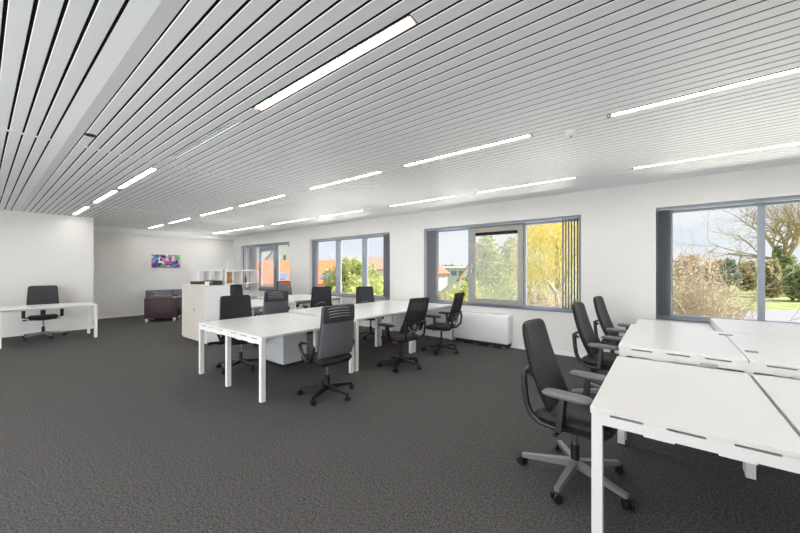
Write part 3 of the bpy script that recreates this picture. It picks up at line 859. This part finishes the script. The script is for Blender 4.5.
GS = 'shell back chairs at the middle desks'
make_shell_chair('black shell back chair with painted slot glints, in front of second middle desk', GS, (-3.09, 2.54, 0), math.radians(177), math.radians(-29))
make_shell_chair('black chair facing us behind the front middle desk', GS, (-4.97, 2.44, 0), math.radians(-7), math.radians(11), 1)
make_shell_chair('black shell back chair with painted slot glints, behind the front desk surface', GS, (-5.88, 3.50, 0), math.radians(168), math.radians(50))

GM = 'mesh back chairs at the desks'
make_mesh_chair('black mesh chair with red tag, right side of second middle desk', GM, (-3.13, 3.98, 0), math.radians(174), math.radians(-24), tilt=.18, zt=1.055)
m1 = make_mesh_chair('black mesh chair with red tag beside the radiator', GM, (-3.15, 5.19, 0), math.radians(187), math.radians(26), tilt=.15, zt=1.06)
make_mesh_chair('dark mesh chair facing us beyond the second middle desk, before window', GM, (-5.0, 5.30, 0), math.radians(-18), math.radians(20), M['grey_fabric'], armkind='loop', tilt=.08)
make_mesh_chair('dark grey trapezoid back chair below the window with the orange roof', GM, (-6.12, 4.76, 0), math.radians(158), math.radians(40), M['grey_fabric'], tilt=.09, zt=1.09)
make_mesh_chair('pale see-through mesh chair with reddish top edge by the far window', GM, (-8.42, 5.52, 0), math.radians(-6), math.radians(0), M['mesh_thin'], M['rededge'], zt=1.13)
make_mesh_chair('dark mesh chair half hidden behind the cream cabinet', GM, (-8.48, 4.02, 0), math.radians(-18), math.radians(0), M['mesh'], zt=1.07)

def make_padded_chair(label, loc, rz):
    t = thing('office_chair', label, 'chair', loc, rz)
    chair_base(t, M['dull_metal'], M['chrome'], math.radians(20), R=.33)
    seat(t, M['black_fabric'], .48, .08, .46, .44)
    def fn(u, v):
        return (-.235-.06*(v+1)/2+.03*u*u, u*(.255-.03*(v+1)/2), .58+(v+1)/2*.535)
    MB().panel(fn, .05, 14, 16, .16, .14, 10).build('backrest', M['grey_fabric'], t, True)
    MB().panel(lambda u, v: (fn(u, v)[0]-.03, fn(u, v)[1]*.95, fn(u, v)[2]), .02, 12, 14, .16, .14, 10).build('back_shell', M['black'], t, True)
    s = MB().bar((-.1, 0, .41), (-.26, 0, .43), .08, .03); s.bar((-.26, 0, .42), (-.285, 0, .66), .08, .02); s.build('back_spine', M['black'], t)
    for q in (-1, 1):
        a = MB().bar((-.02, q*.12, .412), (-.01, q*.285, .45), .05, .022); a.bar((-.01, q*.285, .44), (0, q*.285, .615), .055, .024)
        ao = a.build('armrest', M['black'], t)
        MB().rbox(-.11, .11, q*.285-.035, q*.285+.035, .6155, .64, .008).build('arm_pad', M['black'], ao, True)
    return t
make_padded_chair('charcoal padded chair behind the lone left desk', (-10.54, .88, 0), math.radians(-4))

# ------------------------------------------------------------------ outside, one storey down
GZ = -3.0
gm = MB()
gv = [(-160, 7.2), (160, 7.2), (160, 200), (-160, 200)]
gm.prism(gv, 2, GZ-.2, GZ)
struct('lawn', gm, M['lawn'], 'green lawn outside the windows', 'lawn')
p = [at(655, 24), at(1000, 24), at(1000, 37.5), at(655, 36.5)]
struct('road', MB().prism([(q.x, q.y) for q in p], 2, GZ, GZ+.03), M['road'], 'pale asphalt road before the lawn, seen through the rightmost window', 'road')
t = MB(); q = at(330, 14)
p = [at(200, 17), at(420, 17), at(420, 30), at(200, 30)]
struct('path', MB().prism([(q.x, q.y) for q in p], 2, GZ, GZ+.03), M['road'], 'pale paved yard below the far windows', 'yard')

def leaves(mb, blobs, n, size, droop=0.0, shell=0.55):
    tot = sum(b[3]*b[4] for b in blobs)
    for (x, y, z, r, rz) in blobs:
        cnt = int(n*r*rz/tot)
        for _ in range(cnt):
            d = Vector((random.gauss(0, 1), random.gauss(0, 1), random.gauss(0, 1))).normalized()
            k = shell+(1-shell)*random.random()**.6
            k *= 1+.16*math.sin(d.x*5+x)*math.sin(d.y*4+z)+random.gauss(0, .05)
            c = Vector((x+d.x*r*k, y+d.y*r*k, z+d.z*rz*k))
            s = size*random.uniform(.6, 1.3)
            if droop:
                a = Vector((random.gauss(0, 1), random.gauss(0, 1), 0)).normalized()*s*.35
                b = Vector((random.gauss(0, .15), random.gauss(0, .15), -1)).normalized()*s*droop
            else:
                a = Vector((random.gauss(0, 1), random.gauss(0, 1), random.gauss(0, 1))).normalized()*s
                b = a.cross(Vector((random.gauss(0, 1), random.gauss(0, 1), random.gauss(0, 1)))).normalized()*s*.7
            i = len(mb.v)
            mb.v += [tuple(c-a-b*.4), tuple(c+a-b*.4), tuple(c+a*.3+b), tuple(c-a*.3+b)]
            mb.f.append((i, i+1, i+2, i+3))
def tree(name, label, cat, px, d, blobs, n, size, m, droop=0, trunk=None, group=None):
    """blobs: (offset right, offset away, height above ground, radius, vertical radius)"""
    o = at(px, d, GZ)
    t = thing(name, label, cat, o, TH, group)
    mb = MB(); leaves(mb, blobs, n, size, droop)
    mb.build('crown', m, t)
    top = max(b[2] for b in blobs)
    tk = trunk or .12
    tb = MB().tube([(0, 0, 0), (.05, 0, top*.4), (-.03, 0, top*.8)], [tk*1.3, tk, tk*.5], 8)
    for b in blobs[:5]: tb.tube([(0, 0, top*.35), (b[0]*.5, b[1]*.5, (top*.35+b[2])/2), (b[0], b[1], b[2])], [tk*.6, tk*.4, tk*.15], 6)
    tb.build('trunk', M['bark'], t, True)
    return t
LM = {
 'yellow': leafmat('willow_leaves', [(232, 210, 110), (246, 230, 130), (255, 244, 170), (255, 250, 214)], .5),
 'conifer': leafmat('pale_conifer', [(116, 140, 60), (160, 178, 96), (196, 206, 130)]),
 'green': leafmat('spring_green', [(136, 152, 78), (180, 190, 104), (214, 214, 140)]),
 'lime': leafmat('lime_shrub', [(140, 148, 50), (190, 188, 76), (220, 214, 116)]),
 'ivy': leafmat('ivy_green', [(104, 120, 72), (146, 158, 100), (184, 190, 140)]),
 'brush': leafmat('beige_brush', [(176, 152, 120), (206, 184, 158), (228, 212, 196)]),
 'olive': leafmat('olive_brush', [(140, 132, 84), (176, 164, 116), (206, 196, 156)]),
 'dark': leafmat('dark_conifer', [(100, 118, 100), (136, 150, 130)]),
}
GT = 'trees and shrubs outside'
# window 3, right pane: big yellow willow; brushwood at its foot
tree('willow_tree', 'big yellow willow filling the right pane above the radiator', 'tree', 557, 21,
     [(0, 0, 6.2, 2.3, 2.4), (-1.3, .4, 5.0, 1.5, 2.2), (1.4, .3, 5.6, 1.8, 2.6), (.3, -.4, 8.0, 1.8, 1.6), (2.2, .6, 7.4, 1.6, 2.0), (-.6, 0, 7.6, 1.4, 1.6), (-1.6, .8, 3.6, 1.2, 1.4)], 19000, .085, LM['yellow'], 1.5, .16, GT)
# window 3, sash: pale conifers
tree('conifer_tree', 'tall pale green conifer seen through the middle sash, left one', 'tree', 486, 25,
     [(0, 0, 5.9, .8, 1.2), (0, 0, 4.6, 1.4, 1.5), (.2, 0, 3.0, 2.0, 1.8), (-.3, 0, 1.5, 2.0, 1.5)], 3800, .17, LM['conifer'], 0, .15, GT)
tree('conifer_tree', 'tall green conifer seen through the middle sash, right one', 'tree', 512, 31,
     [(0, 0, 6.2, .9, 1.3), (0, 0, 4.8, 1.6, 1.5), (.2, 0, 3.2, 1.9, 1.8), (-.3, 0, 1.6, 2.0, 1.5)], 3600, .17, LM['conifer'], 0, .15, GT)
tree('leafy_shrub', 'pale green shrubbery filling the lower part of the middle sash', 'shrub', 497, 18,
     [(-.6, 0, 2.3, 1.1, 1.3), (.5, .2, 2.6, 1.1, 1.2), (0, -.3, 1.3, 1.3, 1.2), (1.2, .2, 2.0, .9, 1.2)], 3600, .11, LM['conifer'], 0, .06, GT)
tree('leafy_shrub', 'bright green bush low in the right pane, under the willow', 'shrub', 533, 19.5,
     [(0, 0, 3.0, .65, .6), (.3, 0, 2.3, .7, .8)], 1000, .1, LM['green'], 0, .05, GT)
tree('leafy_shrub', 'yellow green shrub low in the left pane above the radiator', 'shrub', 461, 13,
     [(0, 0, 3.0, .6, .8), (.4, .1, 3.4, .5, .6), (-.2, 0, 2.0, .8, .9), (.7, 0, 2.6, .5, .8)], 2200, .08, LM['lime'], 0, .05, GT)
tree('leafy_shrub', 'duller green shrub at the left end of the taupe sash window', 'shrub', 442, 15,
     [(0, 0, 2.9, .6, .6), (-.6, 0, 2.5, .7, .8), (.3, 0, 1.9, .8, .9)], 1500, .09, LM['olive'], 0, .05, GT)
# window 2
tree('garden_tree', 'loose green tree in the centre pane of three pane window', 'tree', 351, 22,
     [(0, 0, 4.4, 1.0, .9), (-1.0, .2, 3.8, .9, .9), (.8, 0, 4.1, .9, .9), (0, -.2, 2.9, 1.6, 1.0), (-.9, .2, 2.4, .9, 1)], 3600, .14, LM['green'], 0, .12, GT)
tree('leafy_shrub', 'rounded green bush at the foot of the centre pane tree', 'shrub', 356, 17,
     [(0, 0, 3.4, .8, .8), (.9, .1, 3.0, .8, .9), (-.7, 0, 2.9, .7, .8)], 2400, .1, LM['green'], 0, .08, GT)
tree('leafy_shrub', 'bright yellow shrub low in the centre pane', 'shrub', 357, 13,
     [(0, 0, 3.35, .42, .4), (.4, 0, 3.0, .4, .5), (-.35, 0, 2.9, .4, .5)], 1000, .07, LM['lime'], 0, .05, GT)
tree('leafy_shrub', 'green bush in the right pane of the three pane window', 'shrub', 379, 11.5,
     [(0, 0, 3.6, .5, .65), (.4, .2, 3.2, .45, .7), (-.35, 0, 3.1, .45, .7)], 1800, .08, LM['green'], 0, .05, GT)
tree('garden_tree', 'olive tree behind the orange roof ridge', 'tree', 333, 34,
     [(0, 0, 4.6, 1.0, .9), (-1.0, 0, 4.2, .9, .7), (.9, 0, 4.0, .9, .9)], 1300, .16, LM['olive'], 0, .12, GT)

# window 4: bare tree, ivy, brushwood
def bare_tree(label, px, d):
    o = at(px, d, GZ); t = thing('bare_tree', label, 'tree', o, TH, GT)
    tk = MB(); br = MB(); tw = MB()
    def grow(p, dirv, ln, r, depth):
        pts = [p]; rs = [r]; dcur = dirv.copy(); n = 5
        for i in range(n):
            dcur = (dcur+Vector((random.gauss(0, .13), random.gauss(0, .13), random.gauss(.03, .1)))).normalized()
            pts.append(pts[-1]+dcur*ln/n); rs.append(r*(1-.55*(i+1)/n))
        (tk if depth == 0 else br if depth < 3 else tw).tube(pts, rs, 7 if depth < 2 else 4)
        if depth >= 5: return
        nb = 4 if depth < 4 else 3
        for i in range(nb):
            k = random.randint(1, n); base = pts[k]
            ax = Vector((random.gauss(0, 1), random.gauss(0, .7), random.gauss(.1, .5))).normalized()
            nd = (dcur*.75+ax*.75).normalized()
            grow(base, nd, ln*random.uniform(.6, .82), rs[k]*.72, depth+1)
    tk.tube([(0, 0, 0), (.1, 0, 3), (0, 0, 6.6)], [.6, .5, .45], 9)
    for dv, ln, r in (((-.75, .1, .75), 9, .34), ((-.25, -.1, 1), 9, .34), ((.5, .1, .9), 9, .36), ((.9, 0, .5), 8, .28), ((-.95, 0, .34), 10.5, .24), ((.1, .3, 1), 8, .28)):
        grow(Vector((0, 0, 6.6+random.uniform(-.5, .5))), Vector(dv).normalized(), ln, r, 1)
    tk.build('trunk', M['bark'], t, True); br.build('branch', M['bark'], t, True); tw.build('twig', M['bark'], t)
    iv = MB(); leaves(iv, [(0, 0, 6.2, 1.3, 1.2), (-.9, 0, 5.2, 1.2, 1.3), (.4, 0, 4.2, 1.3, 1.4), (-1.6, 0, 7.5, .7, 1.5)], 2600, .2)
    iv.build('ivy', LM['ivy'], t)
bare_tree('large bare tree with ivy on its trunk, outside the rightmost window', 786, 62)

def brush(label, px, d, w_, h_, n, m, fm, nl):
    o = at(px, d, GZ); t = thing('bare_shrub', label, 'shrub', o, TH, GT)
    st = MB()
    for i in range(n):
        p = Vector((random.uniform(-w_*.5, w_*.5), random.uniform(-w_*.25, w_*.25), 0)); pts = [p.copy()]
        dr = Vector((random.gauss(0, .22), random.gauss(0, .2), 1)).normalized(); H = h_*random.uniform(.55, 1.05)
        for s in range(6):
            dr = (dr+Vector((random.gauss(0, .16), random.gauss(0, .16), -.02))).normalized(); pts.append(pts[-1]+dr*H/6)
        st.tube(pts, [.035*(1-.13*q) for q in range(7)], 3)
        for b in range(5):
            k = random.randint(2, 5); q = pts[k]; d2 = Vector((random.gauss(0, 1), random.gauss(0, .7), random.gauss(.5, .5))).normalized()
            e = [q]
            for s in range(3): d2 = (d2+Vector((random.gauss(0, .3), random.gauss(0, .3), random.gauss(0, .2)))).normalized(); e.append(e[-1]+d2*H*.1)
            st.tube(e, [.014, .011, .008, .005], 3)
    st.build('stems', m, t)
    lf = MB(); leaves(lf, [(-w_*.4, 0, h_*.62, w_*.5, h_*.33), (w_*.3, 0, h_*.55, w_*.55, h_*.36), (0, 0, h_*.35, w_*.7, h_*.35)], nl, .06, 0, .3)
    lf.build('buds', fm, t)
brush('twiggy beige shrub at the left edge of the rightmost window', 686, 16, 2.2, 5.6, 110, M['twig'], LM['brush'], 2600)
brush('low twiggy shrub sprawling beside the road', 712, 22, 2.6, 4.2, 90, M['twig'], LM['brush'], 2200)
brush('brown brushwood under the willow', 549, 14.5, 1.6, 4.2, 120, M['twig'], LM['brush'], 2600)
brush('brown brushwood at the right end of the taupe sash window', 578, 9.5, .7, 4.4, 90, M['twig'], LM['olive'], 2000)
for (px, d, w_, h_, key, lab) in ((716, 76, 2.6, 7.4, 'brush', 'hazy beige bushes behind the left end of the lawn'), (747, 72, 2.2, 6.8, 'olive', 'olive bushes behind the lawn, left of the mullion'),
                              (770, 55, 1.8, 6.4, 'olive', 'olive bushes behind the lawn below the bare tree'), (802, 48, 2.2, 5.6, 'ivy', 'ivy green bushes at the right end of the lawn'), (688, 74, 3, 8.5, 'brush', 'pinkish tall thicket far behind the twiggy shrub'), (832, 56, 2.6, 7, 'olive', 'olive bushes beyond the right edge of the view')):
    tree('bush_row', lab, 'shrub', px, d, [(-w_*.5, 0, h_*.5, w_*.55, h_*.42), (w_*.45, .5, h_*.55, w_*.6, h_*.42), (0, -.4, h_*.3, w_*.8, h_*.3)], 3400, .3, LM[key], 0, .15, GT)
tree('conifer_tree', 'small dark conifer at the far side of the lawn', 'tree', 729, 54, [(0, 0, 5.0, .8, 1.3), (0, 0, 3.6, 1.4, 1.6)], 1200, .22, LM['dark'], 0, .15, GT)

# houses
def house(name, label, px, d, wdt, dep, eave, ridge, wallm, roofm, rz=0.0, gable_front=False, sky=None, wins=(), cat='house'):
    o = at(px, d, GZ); t = thing(name, label, cat, o, TH+rz)
    e, r = eave-GZ, ridge-GZ; hw = wdt/2
    b = MB()
    if gable_front: b.prism([(-hw, 0), (hw, 0), (hw, e), (0, r), (-hw, e)], 1, 0, dep)
    else: b.prism([(0, 0), (dep, 0), (dep, e), (dep/2, r), (0, e)], 0, -hw, hw)
    b.build('house_wall', wallm, t)
    rf = MB(); k = .16; ov = .35
    if gable_front:
        s = (r-e)/hw
        for q in (-1, 1): rf.prism([(0, r+.01), (q*(hw+ov), e-ov*s+.01), (q*(hw+ov), e-ov*s+k), (0, r+k)], 1, -ov, dep+ov)
    else:
        s = (r-e)/(dep/2)
        rf.prism([(dep/2, r+.01), (-ov, e-ov*s+.01), (-ov, e-ov*s+k), (dep/2, r+k)], 0, -hw-ov, hw+ov)
        rf.prism([(dep/2, r+.01), (dep+ov, e-ov*s+.01), (dep+ov, e-ov*s+k), (dep/2, r+k)], 0, -hw-ov, hw+ov)
    ro = rf.build('roof', roofm, t)
    for (xs_, f) in (sky or ()):
        y = dep/2*(1-f); z = r-(r-e)*f+k; s = (r-e)/(dep/2); h2 = .45
        MB().prism([(y-h2, z-h2*s+.02), (y+h2, z+h2*s+.02), (y+h2, z+h2*s+.07), (y-h2, z-h2*s+.07)], 0, xs_-.42, xs_+.42).build('skylight', M['skylight'], ro)
    for (xw, zw, sw, sh) in wins:
        MB().box(xw-sw/2, xw+sw/2, -.03, .02, zw-GZ-sh/2, zw-GZ+sh/2).build('house_window', M['darkwin'], t)
    return t
house('house', 'white house with orange tiled roof and skylights outside far windows', 291, 25, 6.7, 7, .45, 2.15, M['render'], M['roof'], 0, False, [(-.95, .8), (2.55, .78)], [(-1, -.6, .9, 1), (1.4, -.6, .9, 1)])
house('house', 'white gabled house with grey slate roof behind the orange roof', 284, 41, 5, 8, 2.7, 5.3, M['render'], M['roofgrey'], -.3, True, None, [(.1, 2.9, .35, .8)])
house('house', 'white house with brown roof in right pane of three pane window', 381, 38, 2.6, 5, 1.6, 2.9, M['render'], M['roofbrown'], .25, False, None, [(-.6, 1.0, .4, .6), (.6, 1, .4, .6)])
house('house', 'white gabled house with red roof at the left pane above radiator', 438, 50, 3.4, 6, 1.0, 2.4, M['render'], M['roofred'], .5, False, None, [(-1, -.2, .8, 1)])
house('house', 'white house with steep red roof beside the taupe sash', 470, 46, 3.0, 6, .3, 2.4, M['render'], M['roofred'], -.3, True, None, [(0, -.3, .8, .8)])
house('flat_roof_building', 'grey teal flat roofed building between the two red roofs', 456, 62, 5.5, 8, 1.8, 2.0, M['teal'], M['teal'], 0, False, None, [(-1.8, .9, 1, .9), (-.4, .9, 1, .9), (1, .9, 1, .9)], 'building')
for px, d, lab in ((425, 84, 'hazy distant tree line left of the red roofs'), (452, 104, 'hazy distant tree line above the teal building'), (484, 86, 'hazy distant tree line behind the conifers'), (360, 80, 'hazy distant tree line behind the garden tree')):
    tree('distant_trees', lab, 'trees', px, d, [(-2.2, 0, 4.4, 2.0, 1.6), (2.2, 0, 4.0, 2.0, 1.8), (0, 0, 4.4, 2, 1.7)], 1400, .4, LM['olive'], 0, .3, GT)
